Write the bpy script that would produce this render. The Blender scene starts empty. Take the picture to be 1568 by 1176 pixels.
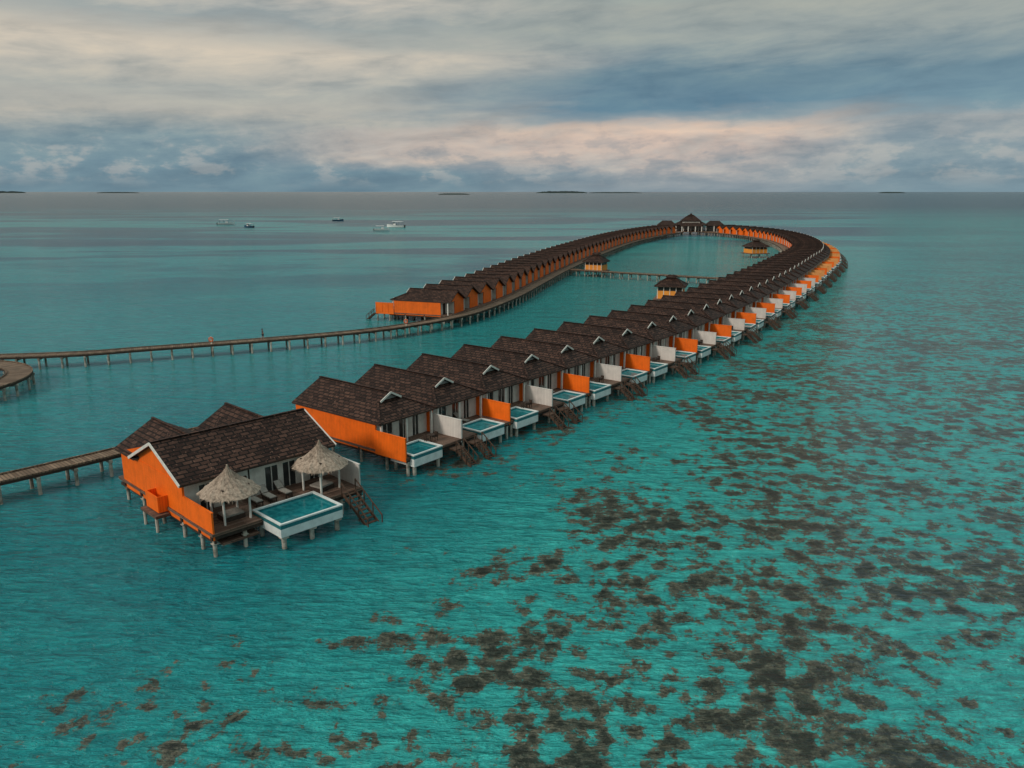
import bpy, math, random
from mathutils import Vector, Matrix
random.seed(7)
scene=bpy.context.scene
V=Vector
def lin(r,g,b):
    f=lambda c:(c/255/12.92 if c/255<=.04045 else ((c/255+.055)/1.055)**2.4)
    return (f(r),f(g),f(b),1)

# ------------------------------------------------------------ node helper
class N:
    def __init__(s,nt): s.nt=nt; nt.nodes.clear()
    def n(s,t,**k):
        x=s.nt.nodes.new(t)
        for a,b in k.items(): setattr(x,a,b)
        return x
    def put(s,sock,v):
        if hasattr(v,'is_output'): s.nt.links.new(v,sock)
        else: sock.default_value=v
    def m(s,op,a,b=0.0,c=None,clamp=False):
        x=s.n('ShaderNodeMath',operation=op,use_clamp=clamp)
        s.put(x.inputs[0],a); s.put(x.inputs[1],b)
        if c is not None: s.put(x.inputs[2],c)
        return x.outputs[0]
    def ss(s,v,a,b,lo=0.0,hi=1.0):
        x=s.n('ShaderNodeMapRange',interpolation_type='SMOOTHSTEP')
        s.put(x.inputs[0],v); x.inputs[1].default_value=a; x.inputs[2].default_value=b
        x.inputs[3].default_value=lo; x.inputs[4].default_value=hi
        return x.outputs[0]
    def mix(s,f,a,b,mode='MIX'):
        x=s.n('ShaderNodeMix',data_type='RGBA',blend_type=mode)
        s.put(x.inputs[0],f); s.put(x.inputs[6],a); s.put(x.inputs[7],b)
        return x.outputs[2]
    def vec(s,x,y,z=0.0):
        c=s.n('ShaderNodeCombineXYZ'); s.put(c.inputs[0],x); s.put(c.inputs[1],y); s.put(c.inputs[2],z)
        return c.outputs[0]
    def noise(s,v,scale,detail=4,rough=.5,dist=0.0,out=0):
        x=s.n('ShaderNodeTexNoise'); s.put(x.inputs['Vector'],v)
        x.inputs['Scale'].default_value=scale; x.inputs['Detail'].default_value=detail
        x.inputs['Roughness'].default_value=rough; x.inputs['Distortion'].default_value=dist
        return x.outputs[out]
    def map(s,v,sc=(1,1,1),rot=(0,0,0)):
        x=s.n('ShaderNodeMapping'); s.put(x.inputs[0],v)
        x.inputs['Scale'].default_value=sc; x.inputs['Rotation'].default_value=rot
        return x.outputs[0]
    def ramp(s,f,stops):
        x=s.n('ShaderNodeValToRGB'); s.put(x.inputs[0],f)
        e=x.color_ramp.elements
        while len(e)<len(stops): e.new(.5)
        for i,(p,c) in enumerate(stops): e[i].position=p; e[i].color=c
        return x.outputs[0]
    def bump(s,h,strength,dist,nrm=None):
        x=s.n('ShaderNodeBump'); s.put(x.inputs['Height'],h)
        x.inputs['Strength'].default_value=strength; x.inputs['Distance'].default_value=dist
        if nrm is not None: s.put(x.inputs['Normal'],nrm)
        return x.outputs[0]
    def bsdf(s,col,rough=.6,nrm=None,ior=1.45,spec=.5,metal=0.0):
        p=s.n('ShaderNodeBsdfPrincipled'); s.put(p.inputs['Base Color'],col); s.put(p.inputs['Roughness'],rough)
        p.inputs['IOR'].default_value=ior; p.inputs['Specular IOR Level'].default_value=spec
        p.inputs['Metallic'].default_value=metal
        if nrm is not None: s.put(p.inputs['Normal'],nrm)
        o=s.n('ShaderNodeOutputMaterial'); s.nt.links.new(p.outputs[0],o.inputs[0])
        return p
def newmat(name):
    m=bpy.data.materials.new(name); m.use_nodes=True
    return m,N(m.node_tree)
MAT={}
def uvn(k): return k.n('ShaderNodeTexCoord').outputs['UV']
def posn(k): return k.n('ShaderNodeNewGeometry').outputs['Position']
def rnd(k): return k.n('ShaderNodeObjectInfo').outputs['Random']

def brickmat(name,c1,c2,mort,w,h,msize,rough,bstr=.5,bd=.02,noisec=.5,offs=.5,usecolor=False,spec=.4,fleck=None,rv=.45):
    m,k=newmat(name); uv=uvn(k)
    b=k.n('ShaderNodeTexBrick'); k.put(b.inputs['Vector'],uv)
    b.offset=offs
    b.inputs['Color1'].default_value=c1; b.inputs['Color2'].default_value=c2; b.inputs['Mortar'].default_value=mort
    b.inputs['Scale'].default_value=1; b.inputs['Mortar Size'].default_value=msize
    b.inputs['Brick Width'].default_value=w; b.inputs['Row Height'].default_value=h
    b.inputs['Mortar Smooth'].default_value=.3; b.inputs['Bias'].default_value=-.1
    col=b.outputs[0]
    if usecolor:
        oc=k.n('ShaderNodeObjectInfo').outputs['Color']
        col=k.mix(1.0,col,oc,'MULTIPLY')
    nz=k.noise(posn(k),.9,4,.65)
    col=k.mix(noisec,col,k.ramp(nz,[(.25,(.45,.45,.45,1)),(.5,(1,1,1,1)),(.75,(1.35,1.3,1.25,1))]),'MULTIPLY')
    if fleck:
        f=k.noise(uv,4.5,2,.7)
        col=k.mix(k.ss(f,.60,.70),col,fleck)
    r=rnd(k); col=k.mix(rv,col,k.ramp(r,[(0,(.7,.7,.7,1)),(1,(1.3,1.3,1.3,1))]),'MULTIPLY')
    hgt=k.m('ADD',k.m('MULTIPLY',b.outputs[1],-1.0),k.m('MULTIPLY',nz,.5))
    k.bsdf(col,rough,k.bump(hgt,bstr,bd),spec=spec)
    MAT[name]=m
brickmat('shingle_brown',(.024,.010,.007,1),(.088,.043,.030,1),(.005,.003,.002,1),.75,.40,.06,.7,.9,.04,.75,fleck=(.19,.10,.07,1),spec=.22)
brickmat('painted_boards',(.90,.90,.90,1),(1,1,1,1),(.5,.42,.38,1),30.0,.2,.010,.55,.4,.012,.35,usecolor=True,rv=.2)
brickmat('deck_boards',(.13,.07,.048,1),(.26,.16,.115,1),(.03,.02,.015,1),2.4,.16,.018,.75,.5,.012,.6)
brickmat('jetty_boards',(.14,.085,.055,1),(.30,.205,.14,1),(.030,.022,.016,1),.28,3.0,.03,.85,.6,.02,.7,offs=.0)
def simple(name,c,rough=.6,var=.35,scale=2.0,bs=.2,spec=.4,stretch=(1,1,1),c2=None):
    m,k=newmat(name); p=posn(k)
    nz=k.noise(k.map(p,stretch),scale,5,.65)
    c2=c2 or tuple(x*(1-var) for x in c[:3])+(1,)
    col=k.mix(k.ss(nz,.35,.7),c,c2)
    k.bsdf(col,rough,k.bump(nz,bs,.03),spec=spec); MAT[name]=m
simple('white_render',(.72,.68,.61,1),.6,.22,.9,c2=(.54,.48,.42,1))
simple('white_trim',(.78,.73,.66,1),.5,.2,3)
simple('dark_wood',(.055,.033,.023,1),.7,.5,3)
simple('stair_wood',(.10,.055,.035,1),.75,.5,4)
simple('pile_concrete',(.52,.47,.40,1),.8,.6,1.6,c2=(.13,.11,.08,1))
simple('pool_shell',(.78,.79,.76,1),.4,.2,1.5)
simple('pool_tile',(.03,.19,.21,1),.3,.3,8)
simple('cushion',(.34,.30,.26,1),.9,.3,5)
simple('thatch_fibre',(.46,.35,.27,1),.95,.6,6,.8,stretch=(1,1,.25),c2=(.19,.14,.105,1))
simple('sand',(.5,.45,.35,1),.9,.2,.01)
simple('island_foliage',(.030,.045,.040,1),.95,.5,.02)
simple('skin',(.35,.2,.14,1),.6,.2,9)
simple('cloth_dark',(.03,.035,.05,1),.9,.3,9)
simple('hair_dark',(.02,.015,.01,1),.7,.3,20)
simple('boat_white',(.8,.8,.78,1),.35,.1,2)
simple('boat_blue',(.03,.10,.18,1),.5,.3,2)
simple('buoy_orange',(.75,.12,.02,1),.5,.2,5)
simple('louvre_grey',(.38,.35,.32,1),.7,.3,5)
m,k=newmat('window_glass'); nz=k.noise(posn(k),.7,2)
k.bsdf(k.mix(nz,(.015,.02,.022,1),(.06,.06,.055,1)),.08); MAT['window_glass']=m
m,k=newmat('pool_water'); nz=k.noise(posn(k),2.2,3,.6)
k.bsdf(k.mix(k.ss(nz,.3,.7),(.006,.13,.15,1),(.02,.23,.25,1)),.06,k.bump(nz,.3,.05),ior=1.33,spec=.3); MAT['pool_water']=m
ORANGE=(1.0,.165,.006,1); TAN=(.85,.36,.11,1); WHITE=(.72,.66,.61,1)

# ------------------------------------------------------------ mesh builder
class MB:
    def __init__(s): s.v=[];s.f=[];s.mi=[];s.uv=[];s.mats=[]
    def mid(s,m):
        if m not in s.mats: s.mats.append(m)
        return s.mats.index(m)
    def poly(s,pts,m,uv=None):
        pts=[V(p) for p in pts]; b=len(s.v); s.v+=pts; s.f.append(list(range(b,b+len(pts)))); s.mi.append(s.mid(m))
        if uv is None:
            n=V((0,0,0))
            for i in range(len(pts)):
                a,c=pts[i],pts[(i+1)%len(pts)]
                n+=a.cross(c)
            if n.length<1e-9: n=V((0,0,1))
            n.normalize()
            if abs(n.z)>.97: uv=[(p.x,p.y) for p in pts]
            else:
                t=V((0,0,1)).cross(n).normalized(); bb=n.cross(t)
                if m=='painted_boards' : uv=[(p.dot(bb),p.dot(t)) for p in pts]
                else: uv=[(p.dot(t),p.dot(bb)) for p in pts]
        s.uv.append(uv)
    def hexa(s,c,m):
        for q in ((3,2,1,0),(4,5,6,7),(0,1,5,4),(1,2,6,5),(2,3,7,6),(3,0,4,7)): s.poly([c[i] for i in q],m)
    def box(s,x0,x1,y0,y1,z0,z1,m):
        s.hexa([(x0,y0,z0),(x1,y0,z0),(x1,y1,z0),(x0,y1,z0),(x0,y0,z1),(x1,y0,z1),(x1,y1,z1),(x0,y1,z1)],m)
    def beam(s,p0,p1,w,h,m):
        p0=V(p0);p1=V(p1);d=(p1-p0).normalized()
        up=V((0,0,1)) if abs(d.z)<.98 else V((0,1,0))
        sd=d.cross(up).normalized(); u=sd.cross(d)
        a=sd*w/2;b=u*h/2
        s.hexa([p0-a-b,p0+a-b,p1+a-b,p1-a-b,p0-a+b,p0+a+b,p1+a+b,p1-a+b],m)
    def cyl(s,x,y,z0,z1,r0,m,n=8,r1=None):
        r1=r0 if r1 is None else r1
        A=[(x+r0*math.cos(i*math.tau/n),y+r0*math.sin(i*math.tau/n),z0) for i in range(n)]
        B=[(x+r1*math.cos(i*math.tau/n),y+r1*math.sin(i*math.tau/n),z1) for i in range(n)]
        for i in range(n):
            j=(i+1)%n; s.poly([A[i],A[j],B[j],B[i]],m)
        s.poly(B,m); s.poly(A[::-1],m)
    def slab(s,pts,th,m,ms=None):
        pts=[V(p) for p in pts]; lo=[p-V((0,0,th)) for p in pts]
        s.poly(pts,m); s.poly(lo[::-1],ms or m)
        for i in range(len(pts)):
            j=(i+1)%len(pts); s.poly([lo[i],lo[j],pts[j],pts[i]],ms or m)
    def mesh(s,name):
        me=bpy.data.meshes.new(name); me.from_pydata([tuple(p) for p in s.v],[],s.f)
        for mm in s.mats: me.materials.append(MAT[mm])
        ul=me.uv_layers.new(name='UVMap')
        me.polygons.foreach_set('material_index',s.mi)
        flat=[c for f in s.uv for u in f for c in u]
        ul.data.foreach_set('uv',flat); me.update()
        return me
def obj(name,me,parent=None,loc=None,rot=0,color=None):
    o=bpy.data.objects.new(name,me); scene.collection.objects.link(o)
    if parent: o.parent=parent
    if loc is not None: o.location=loc
    o.rotation_euler=(0,0,rot)
    if color: o.color=color
    return o
def empty(name,loc,rot=0):
    o=bpy.data.objects.new(name,None); scene.collection.objects.link(o); o.location=loc; o.rotation_euler=(0,0,rot)
    o.empty_display_size=.5
    return o

# ------------------------------------------------------------ parts
def stairs(b,x0,x1,y0,y1,z0,z1,m='stair_wood'):
    n=9
    for x in (x0,x1): b.beam((x,y0,z0),(x,y1,z1),.08,.24,m)
    for i in range(n):
        t=(i+.5)/n; y=y0+(y1-y0)*t; z=z0+(z1-z0)*t
        b.box(x0+.045,x1-.045,y-.12,y+.12,z-.02,z+.03,m)
    for x in (x0-.09,x1+.09):
        b.beam((x,y0,z0+.9),(x,y1,z1+.9),.07,.08,m)
        for t in (0.0,.33,.66,1.0):
            y=y0+(y1-y0)*t; z=z0+(z1-z0)*t
            b.beam((x,y,z-.25),(x,y,z+.88),.07,.07,m)
def pool(b,x0,x1,y0,y1,zb,zt):
    t=.22
    b.box(x0,x1,y0,y1,zb,zb+.25,'pool_shell')
    for (a,c,d,e) in ((x0,x1,y0,y0+t),(x0,x1,y1-t,y1),(x0,x0+t,y0+t,y1-t),(x1-t,x1,y0+t,y1-t)):
        b.box(a,c,d,e,zb+.25,zt-.40,'pool_shell')
        b.box(a+.004 if a==x0 else a,c-.004 if c==x1 else c,d+.004 if d==y0 else d,e-.004 if e==y1 else e,zt-.40,zt-.1,'pool_tile')
    for (a,c,d,e) in ((x0-.03,x1+.03,y0-.03,y0+t-.06),(x0-.03,x1+.03,y1-t+.06,y1+.03),(x0-.03,x0+t-.06,y0+t-.06,y1-t+.06),(x1-t+.06,x1+.03,y0+t-.06,y1-t+.06)):
        b.box(a,c,d,e,zt-.1,zt,'pool_shell')
    b.box(x0+t,x1-t,y1-t-.5,y1-t,zt-.5,zt-.26,'pool_tile')
    b.poly([(x0+t,y0+t,zt-.2),(x1-t,y0+t,zt-.2),(x1-t,y1-t,zt-.2),(x0+t,y1-t,zt-.2)],'pool_water')
def lounger(b,x,y,z,face=-1):
    w=.62
    b.box(x,x+w,y-1.25,y,z+.28,z+.36,'dark_wood')
    for px in (x+.03,x+w-.09):
        for py in (y-1.2,y-.1): b.box(px,px+.06,py,py+.06,z,z+.28,'dark_wood')
    b.beam((x+w/2,y-.03,z+.38),(x+w/2,y+.58,z+.85),w,.07,'dark_wood')
    b.box(x+.05,x+w-.05,y-1.2,y-.04,z+.363,z+.43,'cushion')
    b.beam((x+w/2,y,z+.46),(x+w/2,y+.56,z+.90),w-.1,.06,'cushion')
def door_band(b,x0,x1,y,z0,z1,pattern):
    tot=sum(p[0] for p in pattern); x=x0
    for fr,kd in pattern:
        w=(x1-x0)*fr/tot
        if kd=='w': b.box(x,x+w,y,y+.18,z0,z1,'white_render')
        elif kd=='d': b.box(x,x+w,y-.02,y+.16,z0,z1,'dark_wood')
        else:
            zt=z1-.35
            b.box(x,x+w,y,y+.18,zt,z1,'white_render')
            b.poly([(x+.06,y+.10,z0),(x+w-.06,y+.10,z0),(x+w-.06,y+.10,zt),(x+.06,y+.10,zt)],'window_glass')
            for xx in (x,x+w-.07): b.box(xx,xx+.07,y+.02,y+.14,z0,zt-.072,'white_trim')
            b.box(x,x+w,y+.02,y+.14,zt-.07,zt-.001,'white_trim')
            b.box(x+w/2-.03,x+w/2+.03,y+.03,y+.13,z0,zt-.072,'white_trim')
        x+=w

W=7.0; C=W/2; ZD=1.7; ZE=4.15; ZR=6.0
def make_std(kind):
    P={}
    b=MB(); e=.08; hw=C+e
    zs=lambda dx:ZE+(ZR-ZE)*(1-dx/hw)
    gx=1.3; yg=-9.3; ye=-12.0; yb=.5
    for sg in (-1,1):
        pts=[(C+sg*hw,yb,ZE),(C+sg*hw,ye,ZE),(C+sg*gx,yg,zs(gx)),(C+sg*gx*.9,yg-.35,zs(gx*.9)),(C,yg-.35,ZR),(C,yb,ZR)]
        if sg>0: pts=pts[::-1]
        b.slab(pts,.15,'shingle_brown','dark_wood')
    b.slab([(C-hw,ye,ZE),(C+hw,ye,ZE),(C+gx,yg,zs(gx)),(C-gx,yg,zs(gx))],.15,'shingle_brown','dark_wood')
    b.beam((C,yb+.02,ZR+.03),(C,yg-.37,ZR+.03),.22,.1,'shingle_brown')
    for sg in (-1,1):
        b.beam((C+sg*hw,ye,ZE+.03),(C+sg*gx,yg,zs(gx)+.03),.18,.09,'shingle_brown')
        b.beam((C+sg*gx*1.0,yg-.40,zs(gx)-.0),(C,yg-.40,ZR-.0),.08,.18,'white_trim')
    b.poly([(C-gx*.8,yg-.06,zs(gx)-.0),(C+gx*.8,yg-.06,zs(gx)),(C,yg-.06,ZR-.12)],'louvre_grey')
    P['roof']=b.mesh('villa_roof')
    b=MB()
    b.box(0,.16,-11.3,0,ZD-.35,ZE-.1,'painted_boards'); b.box(W-.16,W,-11.3,-1.6,ZD-.35,ZE-.1,'painted_boards')
    b.box(.16,4.1,-.16,0,ZD-.35,ZE-.1,'painted_boards')
    b.poly([(W-.05,-.02,ZE-.1),(.05,-.02,ZE-.1),(C,-.02,ZR-.22)],'painted_boards')
    P['walls']=b.mesh('villa_walls_'+kind)
    b=MB()
    b.box(4.1,W-.16,-1.76,-1.6,ZD,ZE-.1,'white_render'); b.box(4.0,4.1,-1.6,-.16,ZD,ZE-.1,'white_render')
    b.box(W-.3,W-.1,-.3,-.1,ZD,ZE-.1,'white_trim')
    b.box(5.0,6.0,-1.60,-1.55,ZD,ZD+2.0,'dark_wood')
    door_band(b,.16,W-.16,-10.9,ZD,ZE-.1,[(.9,'w'),(1.4,'g'),(.7,'w'),(1.2,'g'),(.5,'w'),(.9,'g'),(1.0,'w')])
    for x in (.35,3.4,W-.35): b.box(x-.09,x+.09,-11.8,-11.62,ZD,ZE-.12,'white_trim')
    P['facade_windows_and_doors']=b.mesh('villa_facade_'+kind)
    b=MB()
    b.box(-.05,W+.05,-12.6,.9,ZD-.2,ZD,'deck_boards')
    if kind=='a': px0,px1,sx=.45,4.0,5.4
    else: px0,px1,sx=2.1,5.65,.75
    b.box(-.05,px0-.04,-15.2,-12.6,ZD-.2,ZD,'deck_boards'); b.box(px1+.04,W+.05,-15.2,-12.6,ZD-.2,ZD,'deck_boards')
    for y in (-15.0,-12.4,-9,-5,-1): b.box(-.03,W+.03,y-.1,y+.1,ZD-.42,ZD-.203,'dark_wood')
    for x in (.25,C,W-.25): b.box(x-.07,x+.07,-12.5,.8,ZD-.62,ZD-.423,'dark_wood')
    lounger(b,px0+.2,-11.9+.5,ZD); lounger(b,px0+1.3,-11.9+.5,ZD)
    tx=px1+.6 if kind=='a' else .8
    b.cyl(tx,-13.6,ZD,ZD+.68,.05,'dark_wood',6); b.cyl(tx,-13.6,ZD+.68,ZD+.73,.36,'dark_wood',12)
    for sx2 in (-.55,.55):
        b.box(tx+sx2-.2,tx+sx2+.2,-13.8,-13.4,ZD+.38,ZD+.44,'dark_wood')
        for q in (-.17,.13):
            for r in (-13.77,-13.47): b.box(tx+sx2+q,tx+sx2+q+.04,r,r+.04,ZD,ZD+.38,'dark_wood')
        b.box(tx+sx2*1.33-.03,tx+sx2*1.33+.03,-13.8,-13.4,ZD+.44,ZD+.85,'dark_wood')
    P['deck']=b.mesh('villa_deck_'+kind)
    b=MB(); pool(b,px0,px1,-15.6,-12.65,.85,1.95); P['plunge_pool']=b.mesh('villa_pool_'+kind)
    b=MB()
    b.box(sx-.2,sx+1.1,-16.1,-15.22,ZD-.55,ZD-.42,'stair_wood')
    stairs(b,sx,sx+.85,-16.1,-17.8,ZD-.5,-.15); P['water_stairs']=b.mesh('villa_stairs_'+kind)
    b=MB()
    for y in (-15.0,-12.4,-9,-5,-1):
        for x in (.25,C,W-.25):
            if y==-15.0 and px0-.1<x<px1+.1: continue
            b.cyl(x,y,-1,ZD-.42,.14,'pile_concrete',8)
    for x in (px0+.3,px1-.3):
        for y in (-15.3,-13.0): b.cyl(x,y,-1,.85,.17,'pile_concrete',8)
    P['stilts']=b.mesh('villa_stilts_'+kind)
    return P
STD={'a':make_std('a'),'b':make_std('b')}
def screen_mesh(x):
    b=MB(); z1=ZD+1.75
    b.box(x-.05,x+.05,-15.15,-11.32,ZD-.35,z1,'painted_boards')
    b.box(x-.08,x+.08,-15.2,-11.3,z1+.002,z1+.07,'painted_boards')
    for y in (-15.1,-13.8,-12.5): b.box(x+.052,x+.11,y-.05,y+.05,ZD,z1,'painted_boards')
    return b.mesh('villa_privacy_screen')
SCR=screen_mesh(W+.09); SCR0=screen_mesh(-.07)

# ------------------------------------------------------------ paths
def catmull(P,step=.5):
    P=[V((p[0],p[1],0)) for p in P]; Q=[P[0]*2-P[1]]+P+[P[-1]*2-P[-2]]; out=[]
    for i in range(1,len(Q)-2):
        n=max(2,int((Q[i+1]-Q[i]).length/step))
        for j in range(n):
            t=j/n; a,b,c,d=Q[i-1],Q[i],Q[i+1],Q[i+2]
            out.append(.5*((2*b)+(c-a)*t+(2*a-5*b+4*c-d)*t*t+(3*b-a-3*c+d)*t**3))
    out.append(P[-1]); return out
def resample(L,step,start=0.0):
    out=[]; pos=0.0; want=start
    for i in range(len(L)-1):
        d=(L[i+1]-L[i]).length
        while pos+d>=want and d>0:
            t=(want-pos)/d
            out.append((L[i].lerp(L[i+1],t),(L[i+1]-L[i]).normalized())); want+=step
        pos+=d
    return out
pathA=catmull([(-12.9,71.8),(4.2,93.5),(22.5,118),(41.5,149),(63.5,189),(86,234),(100.5,264),(114,301),(124,341),(129.5,380),(129,415),(122,446)])
pathB=catmull([(-18.8,147),(-14.8,158),(-8.6,176),(-1.5,205),(7.5,240),(23.5,296.5),(46.5,367.5),(71,424),(84,446)])
def put_villa(c,t,i,kind,scrcol,first=False,wallcol=ORANGE):
    a=math.atan2(t.y,t.x); R=Matrix.Rotation(a,3,'Z')
    o=V((c.x,c.y,0))+R@V((-W/2,7.5,0)); o.z=(i%4)*.012
    e=empty('overwater_villa',o,a)
    for nm,me in STD[kind].items():
        obj(nm,me,e,color=wallcol)
    obj('privacy_screen',SCR,e,color=scrcol)
    if first: obj('privacy_screen_end',SCR0,e,color=wallcol)
sA=resample(pathA,7.2)
for i,(c,t) in enumerate(sA):
    far=i>20
    oc=ORANGE if not far else TAN
    sc=(WHITE if i%2==0 else oc) if not far else (TAN if i%3 else ORANGE)
    put_villa(c,t,i,'ab'[i%2],sc,first=(i==0),wallcol=ORANGE)
sB=resample(pathB,7.2,3.6)
for i,(c,t) in enumerate(sB):
    put_villa(c,-t,i,'ab'[i%2],ORANGE if i%2==0 else WHITE,wallcol=ORANGE)

# ------------------------------------------------------------ large front villa
b=MB()
A0=math.atan2(.722,.692); L1=12.0
E1=empty('two_bedroom_overwater_villa',V((-31.0,59.4,0)),A0)
ze,zr,yr,yf,yk=4.25,6.35,-7.0,-11.5,-2.6
b.slab([(-.35,yf,ze),(L1+.3,yf,ze),(L1+.3,yr,zr),(-.35,yr,zr)],.16,'shingle_brown','dark_wood')
b.slab([(L1+.3,yk,ze),(-.35,yk,ze),(-.35,yr,zr),(L1+.3,yr,zr)],.16,'shingle_brown','dark_wood')
b.beam((-.37,yr,zr+.03),(L1+.32,yr,zr+.03),.24,.1,'shingle_brown')
for x in (-.40,L1+.35):
    b.beam((x,yf-.02,ze-.06),(x,yr,zr-.06),.08,.22,'white_trim'); b.beam((x,yr,zr-.06),(x,yk,ze-.06),.08,.22,'white_trim')
for cx,hw in ((2.9,3.2),(9.2,3.1)):
    zt=6.05
    for sg in (-1,1):
        pts=[(cx+sg*hw,.5,ze),(cx+sg*hw,-3.3,ze-.01),(cx,-6.9,zt),(cx,.5,zt)]
        if sg>0: pts=pts[::-1]
        b.slab(pts,.15,'shingle_brown','dark_wood')
    b.beam((cx,.52,zt+.03),(cx,-6.6,zt+.03),.22,.1,'shingle_brown')
obj('roof',b.mesh('front_villa_roof'),E1)
b=MB()
b.box(0,.16,-10.9,0,ZD-.6,ze-.12,'painted_boards')
b.poly([(.03,-.2,ze-.13),(.03,-10.9,ze-.13),(.03,yr,zr-.2)],'painted_boards')
b.box(L1-.16,L1,-10.9,0,ZD-.3,ze-.12,'painted_boards')
b.poly([(L1-.03,-10.9,ze-.13),(L1-.03,-.2,ze-.13),(L1-.03,yr,zr-.2)],'painted_boards')
b.box(.16,L1-.16,-.16,0,ZD-.3,ze-.12,'painted_boards')
for cx,hw in ((2.9,3.1),(9.2,3.0)): b.poly([(cx+hw,-.02,ze-.12),(cx-hw,-.02,ze-.12),(cx,-.02,5.9)],'painted_boards')
b.box(-.02,.1,-15.25,-10.92,ZD-.5,ZD+1.45,'painted_boards')
b.box(-.05,.13,-15.28,-10.92,ZD+1.452,ZD+1.52,'painted_boards')
b.box(-.75,-.002,-6.3,-6.2,ZD-.3,ZD+.9,'painted_boards'); b.box(-.75,-.002,-8.3,-8.2,ZD-.3,ZD+.9,'painted_boards')
b.box(-.75,-.65,-8.2,-6.3,ZD-.3,ZD+.9,'painted_boards')
obj('walls',b.mesh('front_villa_walls'),E1,color=ORANGE)
b=MB()
b.box(L1-.05,L1+.05,-15.1,-10.92,ZD-.1,ZD+1.8,'painted_boards')
b.box(L1-.08,L1+.08,-15.13,-10.92,ZD+1.802,ZD+1.87,'painted_boards')
obj('privacy_screen',b.mesh('front_villa_screen'),E1,color=WHITE)
b=MB()
door_band(b,.16,L1-.16,-10.9,ZD,ze-.16,[(1.0,'w'),(1.1,'g'),(.6,'w'),(.9,'g'),(1.2,'w'),(.12,'d'),(1.2,'w'),(1.2,'g'),(.3,'w'),(1.2,'g'),(1.1,'w'),(.9,'g'),(.8,'w')])
for x in (4.6,8.9): b.box(x,x+.18,-11.1,-10.92,ZD+1.5,ZD+1.8,'dark_wood')
obj('facade_windows_and_doors',b.mesh('front_villa_facade'),E1)
b=MB()
b.box(-.1,L1+.1,-13.75,.9,ZD-.2,ZD,'deck_boards')
b.box(-.1,3.55,-15.3,-13.75,ZD-.2,ZD,'deck_boards'); b.box(8.75,L1+.1,-15.3,-13.75,ZD-.2,ZD,'deck_boards')
b.box(-1.1,-.1,-8.6,-5.9,ZD-.6,ZD-.4,'deck_boards')
for y in (-15.1,-13.3,-10.5,-7,-3.5,-.3): b.box(-.12,L1+.12,y-.12,y+.12,ZD-.48,ZD-.203,'dark_wood')
for x in (.1,4,8.2,L1-.1): b.box(x-.08,x+.08,-15.28,.85,ZD-.72,ZD-.483,'dark_wood')
b.box(.6,3.3,-15.32,-13.9,ZD-1.0,ZD-.88,'deck_boards')
obj('deck',b.mesh('front_villa_deck'),E1)
b=MB(); pool(b,3.65,8.65,-17.6,-13.8,.95,1.95); obj('plunge_pool',b.mesh('front_villa_pool'),E1)
b=MB(); stairs(b,10.2,11.3,-15.35,-18.6,ZD,-.3); obj('water_stairs',b.mesh('front_villa_stairs'),E1)
b=MB()
for y in (-15.1,-13.3,-10.5,-7,-3.5,-.3):
    for x in (.1,2.3,4,6.2,8.2,10.2,L1-.1):
        if y==-15.1 and 3.6<x<8.7: continue
        b.cyl(x,y,-1,ZD-.48,.14,'pile_concrete',10); b.box(x-.2,x+.2,y-.2,y+.2,ZD-.78,ZD-.725,'pile_concrete')
for x in (4.0,6.2,8.3):
    for y in (-17.3,-14.3): b.cyl(x,y,-1,.78,.17,'pile_concrete',10); b.box(x-.26,x+.26,y-.26,y+.26,.78,.945,'pile_concrete')
b.cyl(-.95,-8.3,-1,ZD-.6,.12,'pile_concrete',8); b.cyl(-.95,-6.2,-1,ZD-.6,.12,'pile_concrete',8)
obj('stilts',b.mesh('front_villa_stilts'),E1)
R1=Matrix.Rotation(A0,3,'Z')
def w1(x,y,z): return V((-31.0,59.4,0))+R1@V((x,y,z))

def thatch():
    b=MB(); n=36; prof=[(0.05,3.75),(.35,3.35),(.8,2.95),(1.3,2.6),(1.75,2.3),(2.05,2.0)]
    rings=[]
    for j,(r,z) in enumerate(prof):
        rr=[]
        for i in range(n):
            q=1+random.uniform(-.05,.05)*(1 if j else 0)
            if j==len(prof)-1: q*=1+random.uniform(-.03,.04)
            a=i*math.tau/n; rr.append(V((r*q*math.cos(a),r*q*math.sin(a),z+random.uniform(-.04,.04))))
        rings.append(rr)
    for j in range(len(rings)-1):
        for i in range(n):
            k2=(i+1)%n; b.poly([rings[j][i],rings[j+1][i],rings[j+1][k2],rings[j][k2]],'thatch_fibre')
    for i in range(n):
        k2=(i+1)%n; b.poly([rings[-1][i],rings[-3][i]-V((0,0,.25)),rings[-3][k2]-V((0,0,.25)),rings[-1][k2]],'thatch_fibre')
    for _ in range(1500):
        a=random.uniform(0,math.tau); t=random.random()**.6; r=.1+1.9*t
        z=3.75-1.75*(t**.78)
        l=random.uniform(.18,.42); d=V((math.cos(a),math.sin(a),0)); sd=V((-d.y,d.x,0))*random.uniform(.012,.035)
        p=d*r+V((0,0,z+.03)); q=p+d*l*.72+V((0,0,-l*.62+random.uniform(0,.05)))+sd*random.uniform(-2,2)
        b.poly([p-sd,p+sd,q],'thatch_fibre')
    b.cyl(0,0,3.66,3.95,.14,'thatch_fibre',8,.05)
    for x in (-.95,.95):
        for y in (-.95,.95): b.cyl(x,y,0,2.5,.085,'white_trim',8)
    for s in (-.95,.95):
        b.beam((-1.1,s,2.4),(1.1,s,2.4),.1,.12,'dark_wood'); b.beam((s,-1.1,2.52),(s,1.1,2.52),.1,.12,'dark_wood')
    b.box(-.75,.75,-.6,.6,.0,.32,'dark_wood'); b.box(-.7,.7,-.55,.55,.322,.45,'cushion')
    return b.mesh('thatched_gazebo')
TH=thatch()
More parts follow.
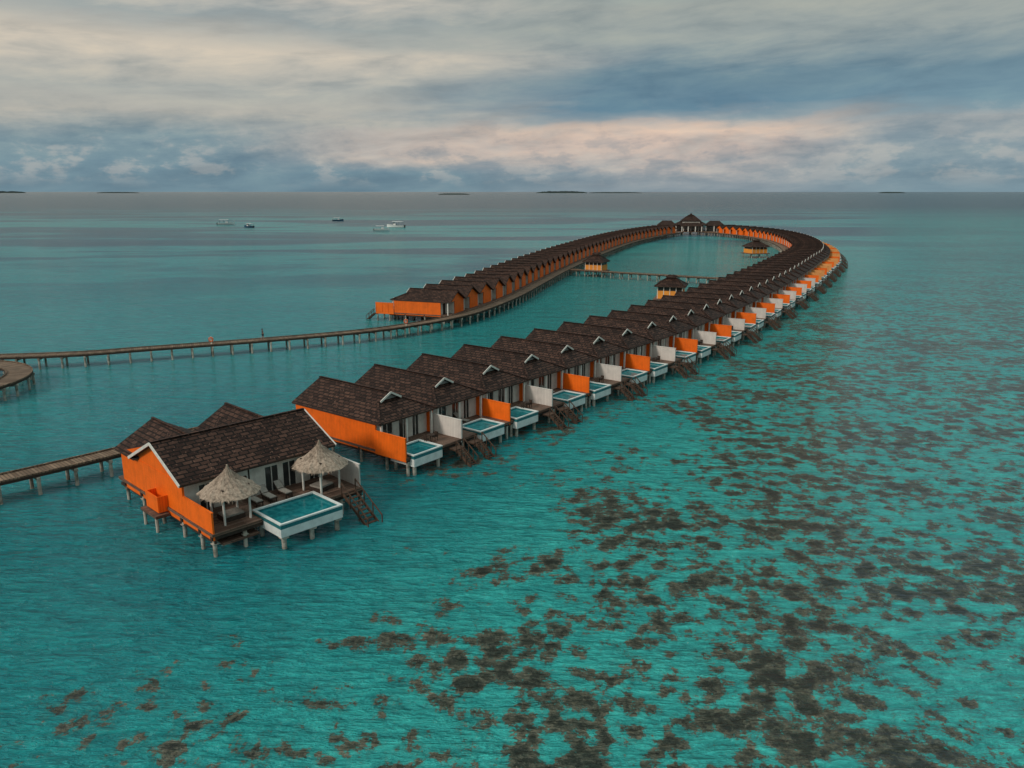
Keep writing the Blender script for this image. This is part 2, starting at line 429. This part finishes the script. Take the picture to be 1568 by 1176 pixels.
obj('thatched_gazebo',TH,None,w1(2.2,-13.5,ZD),A0); obj('thatched_gazebo',TH,None,w1(9.7,-13.3,ZD),A0+.2)
b=MB(); lounger(b,-.3,.6,0); LG=b.mesh('sun_lounger')
for x in (4.6,5.7,7.0): obj('sun_lounger',LG,None,w1(x,-12.5,ZD),A0)

# ------------------------------------------------------------ jetties
def jetty(name,pts,width,closed=False,z=1.75):
    L=catmull(pts) if not closed else pts+[pts[0]]
    S=resample(L,1.4); b=MB(); hw=width/2; Pl=[]
    for i,(p,t) in enumerate(S):
        if closed: t=V((-(p-CEN).y,(p-CEN).x,0)).normalized()
        nn=V((-t.y,t.x,0)); Pl.append((p+nn*hw,p-nn*hw,p,nn,t))
    if closed: Pl.append(Pl[0])
    zz=V((0,0,z)); zl=V((0,0,z-.22))
    for i in range(len(Pl)-1):
        a,c=Pl[i],Pl[i+1]; u0=i*1.4;u1=u0+1.4
        b.poly([a[1]+zz,c[1]+zz,c[0]+zz,a[0]+zz],'jetty_boards',[(u0,0),(u1,0),(u1,width),(u0,width)])
        b.poly([a[0]+zl,c[0]+zl,c[1]+zl,a[1]+zl],'dark_wood')
        b.poly([a[0]+zz,c[0]+zz,c[0]+zl,a[0]+zl],'dark_wood'); b.poly([a[1]+zl,c[1]+zl,c[1]+zz,a[1]+zz],'dark_wood')
        for s in (0,1):
            off=a[3]*(-.08 if s==0 else .08); off2=c[3]*(-.08 if s==0 else .08)
            b.beam(a[s]+off+zz+V((0,0,.09)),c[s]+off2+zz+V((0,0,.09)),.12,.12,'jetty_boards')
        if i%2==0:
            p,nn=a[2],a[3]
            b.beam(p+nn*(hw+.12)+V((0,0,z-.36)),p-nn*(hw+.12)+V((0,0,z-.36)),.26,.26,'pile_concrete')
            for s in (-1,1):
                q=p+nn*s*(hw-.1); b.cyl(q.x,q.y,-1,z-.49,.15,'pile_concrete',8)
    return obj(name,b.mesh(name))
jetty('wooden_jetty',[(-110,101),(-90,105),(-71,107.2),(-61,109.3),(-53,113),(-38.6,119.7),(-25,127.3),(-16.3,135.1),(-10.1,143.5),(-5.6,153.2),(.86,173.1),(7.9,201.8),(16.8,237.3),(32.7,293.5),(55.2,363.3),(79,419),(94,448)],2.5)
offA=[]
for p,t in resample(pathA,6): offA.append((p.x-t.y*9.9,p.y+t.x*9.9))
offA+= [(106,456)]
jetty('wooden_jetty',[(-80,15),(-62,38),(-50,50),(-40.8,59.2),(-34.6,66.1),(-29,73)]+offA[0:],2.2)
jetty('wooden_jetty',[(17,233),(30,224),(44,215),(58,206),(66,202)],2.0)
CEN=V((-72,92,0))
jetty('round_jetty_platform',[CEN+V((11*math.cos(a*math.tau/90),11*math.sin(a*math.tau/90),0)) for a in range(90)],3.0,closed=True)

# ------------------------------------------------------------ huts and arrival pavilion
def hip(b,x0,x1,y0,y1,ze,zr,rid,m='shingle_brown'):
    cx,cy=(x0+x1)/2,(y0+y1)/2
    if rid>0: r0,r1=(cx-rid,cy,zr),(cx+rid,cy,zr)
    else: r0=r1=(cx,cy,zr)
    f=[[(x0,y0,ze),(x1,y0,ze),r1,r0],[(x1,y1,ze),(x0,y1,ze),r0,r1],[(x1,y0,ze),(x1,y1,ze),r1],[(x0,y1,ze),(x0,y0,ze),r0]]
    for q in f:
        qq=[]
        for p in q:
            if p not in qq: qq.append(p)
        b.slab(qq,.18,m,'dark_wood')
    for c0,r in (((x0,y0),r0),((x1,y0),r1),((x1,y1),r1),((x0,y1),r0)): b.beam((c0[0],c0[1],ze+.04),(r[0],r[1],r[2]+.04),.2,.1,m)
def hut(name,x,y,rot,w=5.2,d=4.4,h=2.5,rz=2.0):
    e=empty(name,(x,y,0),rot)
    b=MB(); hip(b,-w/2-.6,w/2+.6,-d/2-.6,d/2+.6,ZD+h,ZD+h+rz,w*.12)
    b.box(-w*.14,w*.14,-.5,.5,ZD+h+rz-.3,ZD+h+rz+.12,'dark_wood'); hip(b,-w*.2,w*.2,-.8,.8,ZD+h+rz+.15,ZD+h+rz+.5,.3)
    obj('roof',b.mesh('hut_roof'),e)
    b=MB()
    for (a,c,f,g) in ((-w/2,w/2,-d/2,-d/2+.12),(-w/2,w/2,d/2-.12,d/2),(-w/2,-w/2+.12,-d/2+.12,d/2-.12),(w/2-.12,w/2,-d/2+.12,d/2-.12)):
        b.box(a,c,f,g,ZD,ZD+h*.62,'painted_boards')
    obj('walls',b.mesh('hut_walls'),e,color=(.9,.33,.05,1))
    b=MB()
    for i in range(5):
        xx=-w/2+.1+(w-.2)*i/4
        for yy in (-d/2+.06,d/2-.06): b.box(xx-.07,xx+.07,yy-.08,yy+.08,ZD,ZD+h-.1,'white_trim')
    b.box(-w/2+.15,w/2-.15,-d/2+.2,d/2-.2,ZD+.1,ZD+h-.3,'window_glass')
    obj('posts_and_windows',b.mesh('hut_posts'),e)
    b=MB(); b.box(-w/2-.7,w/2+.7,-d/2-.7,d/2+.7,ZD-.25,ZD-.01,'deck_boards')
    for xx in (-w/2,0,w/2):
        for yy in (-d/2,d/2): b.cyl(xx,yy,-1,ZD-.25,.16,'pile_concrete')
    obj('deck_and_stilts',b.mesh('hut_deck'),e)
hut('jetty_hut',24.6,232,-.5); hut('jetty_hut',34.3,170,-.3,5.4,4.6,2.7,1.7); hut('jetty_hut',91,298,.3,6.5,5.5,2.4,2.0)
e=empty('arrival_pavilion',(104,468,0),-.15)
b=MB()
hip(b,-9,9,-7,7,5.4,7.6,5); hip(b,-5.6,5.6,-4.6,4.6,7.4,10.8,1.3)
hip(b,-19,-8.2,-5,5,4.9,7.5,2.4); hip(b,8.2,19,-5,5,4.9,7.5,2.4); hip(b,-6,6,-12,-6.5,4.9,6.7,3.6)
hip(b,-1,1,-1,1,10.5,11.7,0)
obj('roof',b.mesh('pavilion_roof'),e)
b=MB()
for x in (-18,-13,-8.5,-4.2,0,4.2,8.5,13,18):
    for y in (-4.6,4.6): b.box(x-.25,x+.25,y-.25,y+.25,ZD,5.0,'white_trim')
for x in (-5.5,-2,2,5.5): b.box(x-.25,x+.25,-11.8,-11.3,ZD,5.0,'white_trim')
b.box(-17.5,-9,3.5,4.3,ZD,4.8,'white_render'); b.box(9,17.5,3.5,4.3,ZD,4.8,'white_render'); b.box(-8,8,4.7,5.3,ZD,5.4,'white_render')
b.box(-17.5,-12,-4.2,-4.0,ZD,4.2,'window_glass'); b.box(11,17.5,-4.2,-4.0,ZD,4.2,'window_glass')
b.box(-5,5,-4.0,4.0,5.5,7.6,'white_render')
obj('walls_and_columns',b.mesh('pavilion_walls'),e)
b=MB(); b.box(-20,20,-12.5,7.5,ZD-.3,ZD-.02,'deck_boards')
for i in range(9):
    for y in (-12,-6,0,6.5): b.cyl(-19+i*4.75,y,-1,ZD-.3,.2,'pile_concrete')
obj('deck_and_stilts',b.mesh('pavilion_deck'),e)

# ------------------------------------------------------------ boats
def boat(x,y,rot,s=1.0,col='boat_white',canopy=True):
    e=empty('motor_boat',(x,y,0),rot); e.scale=(s,s,s)
    b=MB(); secs=[]
    for i in range(9):
        t=i/8; X=-4+8*t; w=1.25*(1-max(0,(t-.45)/.55)**2.2)+.02; zt=.8+.55*t*t; zb=-.3
        secs.append([V((X,-w,zt)),V((X,-w*.8,.1)),V((X,0,zb)),V((X,w*.8,.1)),V((X,w,zt))])
    for i in range(8):
        for j in range(4): b.poly([secs[i][j],secs[i][j+1],secs[i+1][j+1],secs[i+1][j]],col)
        b.poly([secs[i][0]-V((0,0,.25)),secs[i+1][0]-V((0,0,.25)),secs[i+1][4]-V((0,0,.25)),secs[i][4]-V((0,0,.25))],'deck_boards')
    b.poly(secs[0],col)
    obj('hull',b.mesh('boat_hull'),e)
    b=MB()
    b.box(-3.2,1.2,-1.15,1.15,2.35,2.5,'boat_white' if canopy else 'boat_blue'); b.box(-.3,1.0,-.75,.75,.7,1.6,'boat_white'); b.poly([(1.01,-.7,1.62),(1.01,.7,1.62),(.6,.7,2.2),(.6,-.7,2.2)],'window_glass')
    for xx in (-3.0,-1,1.0):
        for yy in (-1,1): b.box(xx-.04,xx+.04,yy-.04,yy+.04,.6,2.35,'boat_blue')
    b.box(-4.4,-4.0,-.3,.3,.0,1.1,'dark_wood')
    obj('canopy_and_console',b.mesh('boat_top'),e)
boat(-212,596,.3,1.5); boat(-181,552,2.6,1.1,'boat_blue'); boat(-146,676,.2,1.1,'boat_blue'); boat(-82,506,.15,1.2); boat(-80,552,2.9,1.6)

# ------------------------------------------------------------ islands
def island(x,y,w,h,sand=True):
    b=MB(); n=70; rows=5; g=[]
    for j in range(rows+1):
        r=[]
        for i in range(n+1):
            t=i/n*2-1; env=max(0,1-abs(t)**3)**.6; e2=math.sin(j/rows*math.pi)
            r.append(V((t*w/2,(j/rows-.5)*w*.25*env,2+h*env*(e2**.5 if e2>0 else 0)*random.uniform(.55,1.0)-2.5*(j in(0,rows)))))
        g.append(r)
    for j in range(rows):
        for i in range(n): b.poly([g[j][i],g[j][i+1],g[j+1][i+1],g[j+1][i]],'island_foliage')
    if sand:
        ring=[(w*.56*math.cos(a*math.tau/40),w*.2*math.sin(a*math.tau/40),1.0) for a in range(40)]
        b.poly(ring,'sand')
    obj('distant_island',b.mesh('distant_island'),None,(x,y,0))
island(-444,6200,240,9); island(734,12000,760,32,False); island(1560,12200,800,15,False)
island(-5830,12000,640,15,False); island(-7750,12300,760,30,False); island(5620,12000,400,18,False)

# ------------------------------------------------------------ person + lifebuoy
def skinmesh(name,pts,edges,radii,mat,parent,root=0):
    me=bpy.data.meshes.new(name); me.from_pydata(pts,edges,[]); o=obj(name,me,parent); me.materials.append(MAT[mat])
    md=o.modifiers.new('skin','SKIN'); sv=me.skin_vertices[0].data if me.skin_vertices else None
    if sv is None:
        bpy.context.view_layer.objects.active=o; sv=me.skin_vertices[0].data
    for i,r in enumerate(radii): sv[i].radius=(r,r*.85 if r>.11 else r); sv[i].use_root=(i==root)
    md.use_smooth_shade=True
    ss=o.modifiers.new('sub','SUBSURF'); ss.levels=1; ss.render_levels=2
    return o
pe=empty('walking_person',(-38.4,119.7,1.76),math.radians(-60))
body=[(0,0,.92),(0,0,1.12),(0,.01,1.36),(0,.01,1.47),(0,.0,1.56),(0,.01,1.68),
 (.17,0,1.38),(.27,.02,1.12),(.32,.14,.93),(-.17,0,1.38),(-.28,-.03,1.13),(-.30,.10,.92),
 (.09,0,.86),(.11,.12,.48),(.11,.05,.08),(.11,.18,.04),(-.09,0,.86),(-.10,-.05,.47),(-.11,-.28,.12),(-.11,-.18,.04)]
ed=[(0,1),(1,2),(2,3),(3,4),(4,5),(2,6),(6,7),(7,8),(2,9),(9,10),(10,11),(0,12),(12,13),(13,14),(14,15),(0,16),(16,17),(17,18),(18,19)]
rd=[.13,.12,.14,.055,.085,.075,.06,.042,.03,.06,.042,.03,.085,.055,.04,.035,.085,.055,.04,.035]
try:
    skinmesh('body',body,ed,rd,'skin',pe)
    skinmesh('shirt',[body[i] for i in (0,1,2,6,9)]+[(.22,.01,1.25),(-.225,-.015,1.25)],[(0,1),(1,2),(2,3),(2,4),(3,5),(4,6)],[.145,.14,.155,.08,.08,.07,.07],'cloth_dark',pe)
    skinmesh('shorts',[(0,0,.95),(.09,0,.86),(.105,.08,.6),(-.09,0,.86),(-.10,-.03,.6)],[(0,1),(1,2),(0,3),(3,4)],[.15,.105,.09,.105,.09],'cloth_dark',pe)
    skinmesh('hair',[(0,-.02,1.66),(0,-.03,1.73),(0,-.07,1.58)],[(0,1),(0,2)],[.095,.06,.06],'hair_dark',pe)
except Exception as ex: print('PERSON',ex)
def buoy(x,y):
    e=empty('lifebuoy_stand',(x,y,1.75))
    b=MB(); b.box(-.05,.05,-.05,.05,0,1.3,'white_trim'); b.box(-.3,.3,.06,.09,.55,1.15,'white_trim'); obj('post',b.mesh('buoy_post'),e)
    bpy.ops.mesh.primitive_torus_add(major_radius=.3,minor_radius=.08,major_segments=20,minor_segments=8,location=(0,0,0))
    t=bpy.context.object; t.name='ring'; t.data.materials.append(MAT['buoy_orange']); t.rotation_euler=(math.radians(90),0,0); t.parent=e; t.location=(0,-.12,.85)
buoy(-44.8,115.6); buoy(-18,132.5)

# ------------------------------------------------------------ water
def water():
    m,k=newmat('lagoon_water'); p=posn(k); sp=k.n('ShaderNodeSeparateXYZ'); k.put(sp.inputs[0],p); x,y=sp.outputs[0],sp.outputs[1]
    q=k.m('SUBTRACT',k.m('ADD',x,30.0),k.m('MULTIPLY',y,.5))
    n2=k.noise(p,.10,3,.55); n1=k.noise(p,.58,8,.74,.15); n3=k.noise(p,2.3,4,.7)
    wp=k.n('ShaderNodeVectorMath',operation='ADD'); nz=k.noise(p,1.3,3,.6,out=1)
    sc=k.n('ShaderNodeVectorMath',operation='SCALE'); k.put(sc.inputs[0],nz); sc.inputs['Scale'].default_value=1.4
    k.put(wp.inputs[0],p); k.put(wp.inputs[1],sc.outputs[0])
    vo=k.n('ShaderNodeTexVoronoi',feature='F1'); k.put(vo.inputs['Vector'],k.map(wp.outputs[0],(.8,.8,.02))); vo.inputs['Scale'].default_value=1.0
    vd=vo.outputs['Distance']
    qq=k.m('ADD',q,k.m('MULTIPLY',k.m('SUBTRACT',n2,.5),30.0))
    mk=k.ss(qq,-12.0,12.0)
    mk2=k.m('MAXIMUM',mk,k.m('MULTIPLY',k.ss(y,45.0,30.0),.80))
    dd=k.m('SUBTRACT',k.m('MULTIPLY',x,.783),k.m('MULTIPLY',y,.622))
    fr=k.m('MULTIPLY',k.ss(dd,-60.0,-46.0),k.ss(dd,-36.0,-44.0)); fr=k.m('MULTIPLY',fr,k.ss(y,55.0,66.0))
    mk2=k.m('MAXIMUM',mk2,k.m('MULTIPLY',fr,.78))
    d=k.m('ADD',k.m('SUBTRACT',n1,.5),k.m('MULTIPLY',k.m('SUBTRACT',n2,.5),.50))
    d=k.m('ADD',d,k.m('MULTIPLY',k.m('SUBTRACT',n3,.5),.26))
    d=k.m('ADD',d,k.m('MULTIPLY',k.m('SUBTRACT',.44,vd),.26))
    d=k.m('ADD',d,.015)
    d=k.m('SUBTRACT',d,k.m('MULTIPLY',k.m('SUBTRACT',1.0,mk2),.36))
    coral=k.ss(d,-.02,.022)
    thin=k.ss(d,-.12,-.0)
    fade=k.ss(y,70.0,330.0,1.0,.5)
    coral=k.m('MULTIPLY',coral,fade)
    deepc=k.ss(d,.05,.14)
    big=k.noise(k.map(p,(1,1.6,1),(0,0,.5)),.02,4,.6)
    sandc=k.mix(k.ss(q,-14.0,14.0),(.0008,.215,.242,1),(.045,.47,.44,1))
    sandc=k.mix(k.ss(n1,.35,.7,0,.35),sandc,(.002,.20,.22,1))
    sandc=k.mix(k.ss(big,.45,.65,0,.45),sandc,(.012,.33,.335,1))
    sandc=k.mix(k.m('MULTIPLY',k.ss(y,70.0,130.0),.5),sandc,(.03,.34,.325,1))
    cc=k.mix(k.ss(n3,.35,.62),(.048,.042,.028,1),(.155,.135,.095,1))
    cc=k.mix(k.m('MULTIPLY',deepc,k.ss(y,110.0,50.0,.35,.9)),cc,(.028,.018,.011,1))
    near=k.mix(k.m('MULTIPLY',k.m('MULTIPLY',thin,fade),.30),sandc,(.05,.15,.12,1))
    near=k.mix(k.m('MULTIPLY',coral,.93),near,cc)
    band=k.noise(k.map(p,(.35,1,1),(0,0,.15)),.011,5,.62,.4)
    mid=k.ramp(band,[(.40,(.018,.066,.105,1)),(.48,(.018,.11,.145,1)),(.55,(.03,.29,.295,1)),(.66,(.025,.19,.205,1))])
    rg=k.ss(k.m('SUBTRACT',x,k.m('MULTIPLY',y,.42)),0.0,40.0)
    mid=k.mix(k.m('MULTIPLY',rg,.6),mid,(.045,.115,.115,1))
    lag=k.m('MULTIPLY',k.ss(k.m('SUBTRACT',x,k.m('MULTIPLY',y,.13)),-45.0,-12.0),k.ss(y,430.0,330.0))
    lag=k.m('MULTIPLY',lag,k.m('SUBTRACT',1.0,rg)); mid=k.mix(k.m('MULTIPLY',lag,.65),mid,(.04,.32,.295,1))
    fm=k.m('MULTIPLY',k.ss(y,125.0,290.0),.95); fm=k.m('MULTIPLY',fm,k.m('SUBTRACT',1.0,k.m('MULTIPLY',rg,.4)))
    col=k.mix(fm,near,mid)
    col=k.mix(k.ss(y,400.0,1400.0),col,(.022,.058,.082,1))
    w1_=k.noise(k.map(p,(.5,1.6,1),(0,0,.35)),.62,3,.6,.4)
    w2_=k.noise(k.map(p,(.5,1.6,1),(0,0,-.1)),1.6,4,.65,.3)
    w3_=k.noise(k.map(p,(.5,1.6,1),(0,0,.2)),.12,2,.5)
    ripple_shade=k.ramp(k.m('ADD',k.m('MULTIPLY',w1_,.45),k.m('MULTIPLY',w2_,.55)),[(.38,(.62,.68,.71,1)),(.5,(1,1,1,1)),(.62,(1.45,1.32,1.28,1))])  # ripple light and shade painted into the water colour: lighter crests, darker troughs
    col=k.mix(.85,col,ripple_shade,'MULTIPLY')
    h=k.m('ADD',k.m('MULTIPLY',w1_,1.1),k.m('MULTIPLY',w2_,.75)); h=k.m('ADD',h,k.m('MULTIPLY',w3_,1.8))
    nb=k.bump(h,1.0,1.15)
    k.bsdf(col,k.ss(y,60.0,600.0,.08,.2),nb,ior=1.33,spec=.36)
    return m
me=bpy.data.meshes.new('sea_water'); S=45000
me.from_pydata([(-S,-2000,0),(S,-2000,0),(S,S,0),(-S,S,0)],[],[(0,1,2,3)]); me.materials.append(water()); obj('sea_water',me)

# ------------------------------------------------------------ sky
w=bpy.data.worlds.new('World'); scene.world=w; w.use_nodes=True; k=N(w.node_tree)
d=k.n('ShaderNodeTexCoord').outputs['Generated']; sp=k.n('ShaderNodeSeparateXYZ'); k.put(sp.inputs[0],d)
az=k.m('ARCTAN2',sp.outputs[0],sp.outputs[1]); el=k.m('ARCSINE',sp.outputs[2])
va=k.vec(k.m('MULTIPLY',az,2.2),k.m('MULTIPLY',el,13.0),1.9)
nA=k.noise(va,1.4,6,.55,.3)
vb=k.vec(k.m('MULTIPLY',az,5.0),k.m('MULTIPLY',k.m('ADD',el,k.m('MULTIPLY',az,-.06)),24.0),3.1)
nB=k.noise(vb,1.6,8,.60,.25)
vc=k.vec(k.m('MULTIPLY',az,15.0),k.m('MULTIPLY',el,34.0),9.0)
nC=k.noise(vc,1.4,8,.6,.1)
el2=k.m('ADD',el,k.m('MULTIPLY',k.m('SUBTRACT',nA,.5),.06)); el2=k.m('ADD',el2,k.m('MULTIPLY',k.m('SUBTRACT',nB,.5),.04))
f=k.m('MULTIPLY',el2,4.0,clamp=True)
RL=k.ramp(f,[(0,lin(112,140,154)),(.12,lin(114,142,156)),(.22,lin(130,152,160)),(.36,lin(178,176,168)),(.46,lin(170,173,168)),(.62,lin(206,196,180)),(.76,lin(158,166,165)),(.9,lin(214,202,186)),(1,lin(176,180,174))])
RR=k.ramp(f,[(0,lin(134,150,160)),(.1,lin(150,158,164)),(.2,lin(182,172,168)),(.27,lin(220,194,174)),(.33,lin(146,158,164)),(.40,lin(96,130,150)),(.54,lin(106,134,148)),(.66,lin(152,162,160)),(.8,lin(160,166,160)),(1,lin(140,160,160))])
side=k.ss(k.m('ADD',az,k.m('MULTIPLY',k.m('SUBTRACT',nA,.5),.6)),-.2,.14)
c=k.mix(side,RL,RR)
c=k.mix(k.m('MULTIPLY',k.ss(az,.26,.46),k.m('MULTIPLY',k.ss(el,.16,.08),.75)),c,lin(116,146,160))
gl=k.m('MULTIPLY',k.m('MULTIPLY',k.ss(el2,.015,.05),k.ss(el2,.09,.055)),k.m('MULTIPLY',k.ss(az,-.38,-.12),k.ss(az,.42,.15)))
c=k.mix(k.m('MULTIPLY',gl,.5),c,lin(230,200,180))
low=k.m('MULTIPLY',k.ss(el,.12,.03),k.ss(el,.0,.025))
puff=k.m('MULTIPLY',k.ss(nC,.48,.62),low)
c=k.mix(k.m('MULTIPLY',puff,.42),c,lin(192,188,182))
c=k.mix(k.m('MULTIPLY',k.m('MULTIPLY',k.ss(nC,.5,.36),low),.35),c,lin(96,126,145))
c=k.mix(.9,c,k.ramp(nB,[(.28,(.70,.75,.80,1)),(.5,(1,1,1,1)),(.72,(1.24,1.18,1.10,1))]),'MULTIPLY')
zb=k.ss(el,.35,1.1,1.0,2.0); c=k.mix(1.0,c,k.vec(zb,zb,zb),'MULTIPLY')
sk=k.n('ShaderNodeTexSky',sky_type='NISHITA'); sk.sun_disc=False
sdir=V((-.66,-.50,.50)).normalized()
sk.sun_elevation=math.asin(sdir.z); sk.sun_rotation=math.atan2(sdir.x,sdir.y)
b1=k.n('ShaderNodeBackground'); k.put(b1.inputs[0],sk.outputs[0]); b1.inputs[1].default_value=.07
b2=k.n('ShaderNodeBackground'); k.put(b2.inputs[0],c); b2.inputs[1].default_value=1.0
mx=k.n('ShaderNodeMixShader'); mx.inputs[0].default_value=.94
k.nt.links.new(b1.outputs[0],mx.inputs[1]); k.nt.links.new(b2.outputs[0],mx.inputs[2])
o=k.n('ShaderNodeOutputWorld'); k.nt.links.new(mx.outputs[0],o.inputs[0])

sun=bpy.data.lights.new('sun','SUN'); sun.energy=1.5; sun.angle=math.radians(10); sun.color=(1,.92,.82)
so=bpy.data.objects.new('sun',sun); scene.collection.objects.link(so); so.rotation_euler=(-sdir).to_track_quat('-Z','Y').to_euler()

cam=bpy.data.cameras.new('camera'); co=bpy.data.objects.new('camera',cam); scene.collection.objects.link(co)
co.location=(0,0,24); co.rotation_euler=(math.radians(90-13.73),0,0); cam.lens=27.71; cam.sensor_width=36; cam.clip_end=120000; cam.clip_start=.5
scene.camera=co
scene.view_settings.view_transform='Standard'; scene.view_settings.look='None'; scene.view_settings.exposure=0
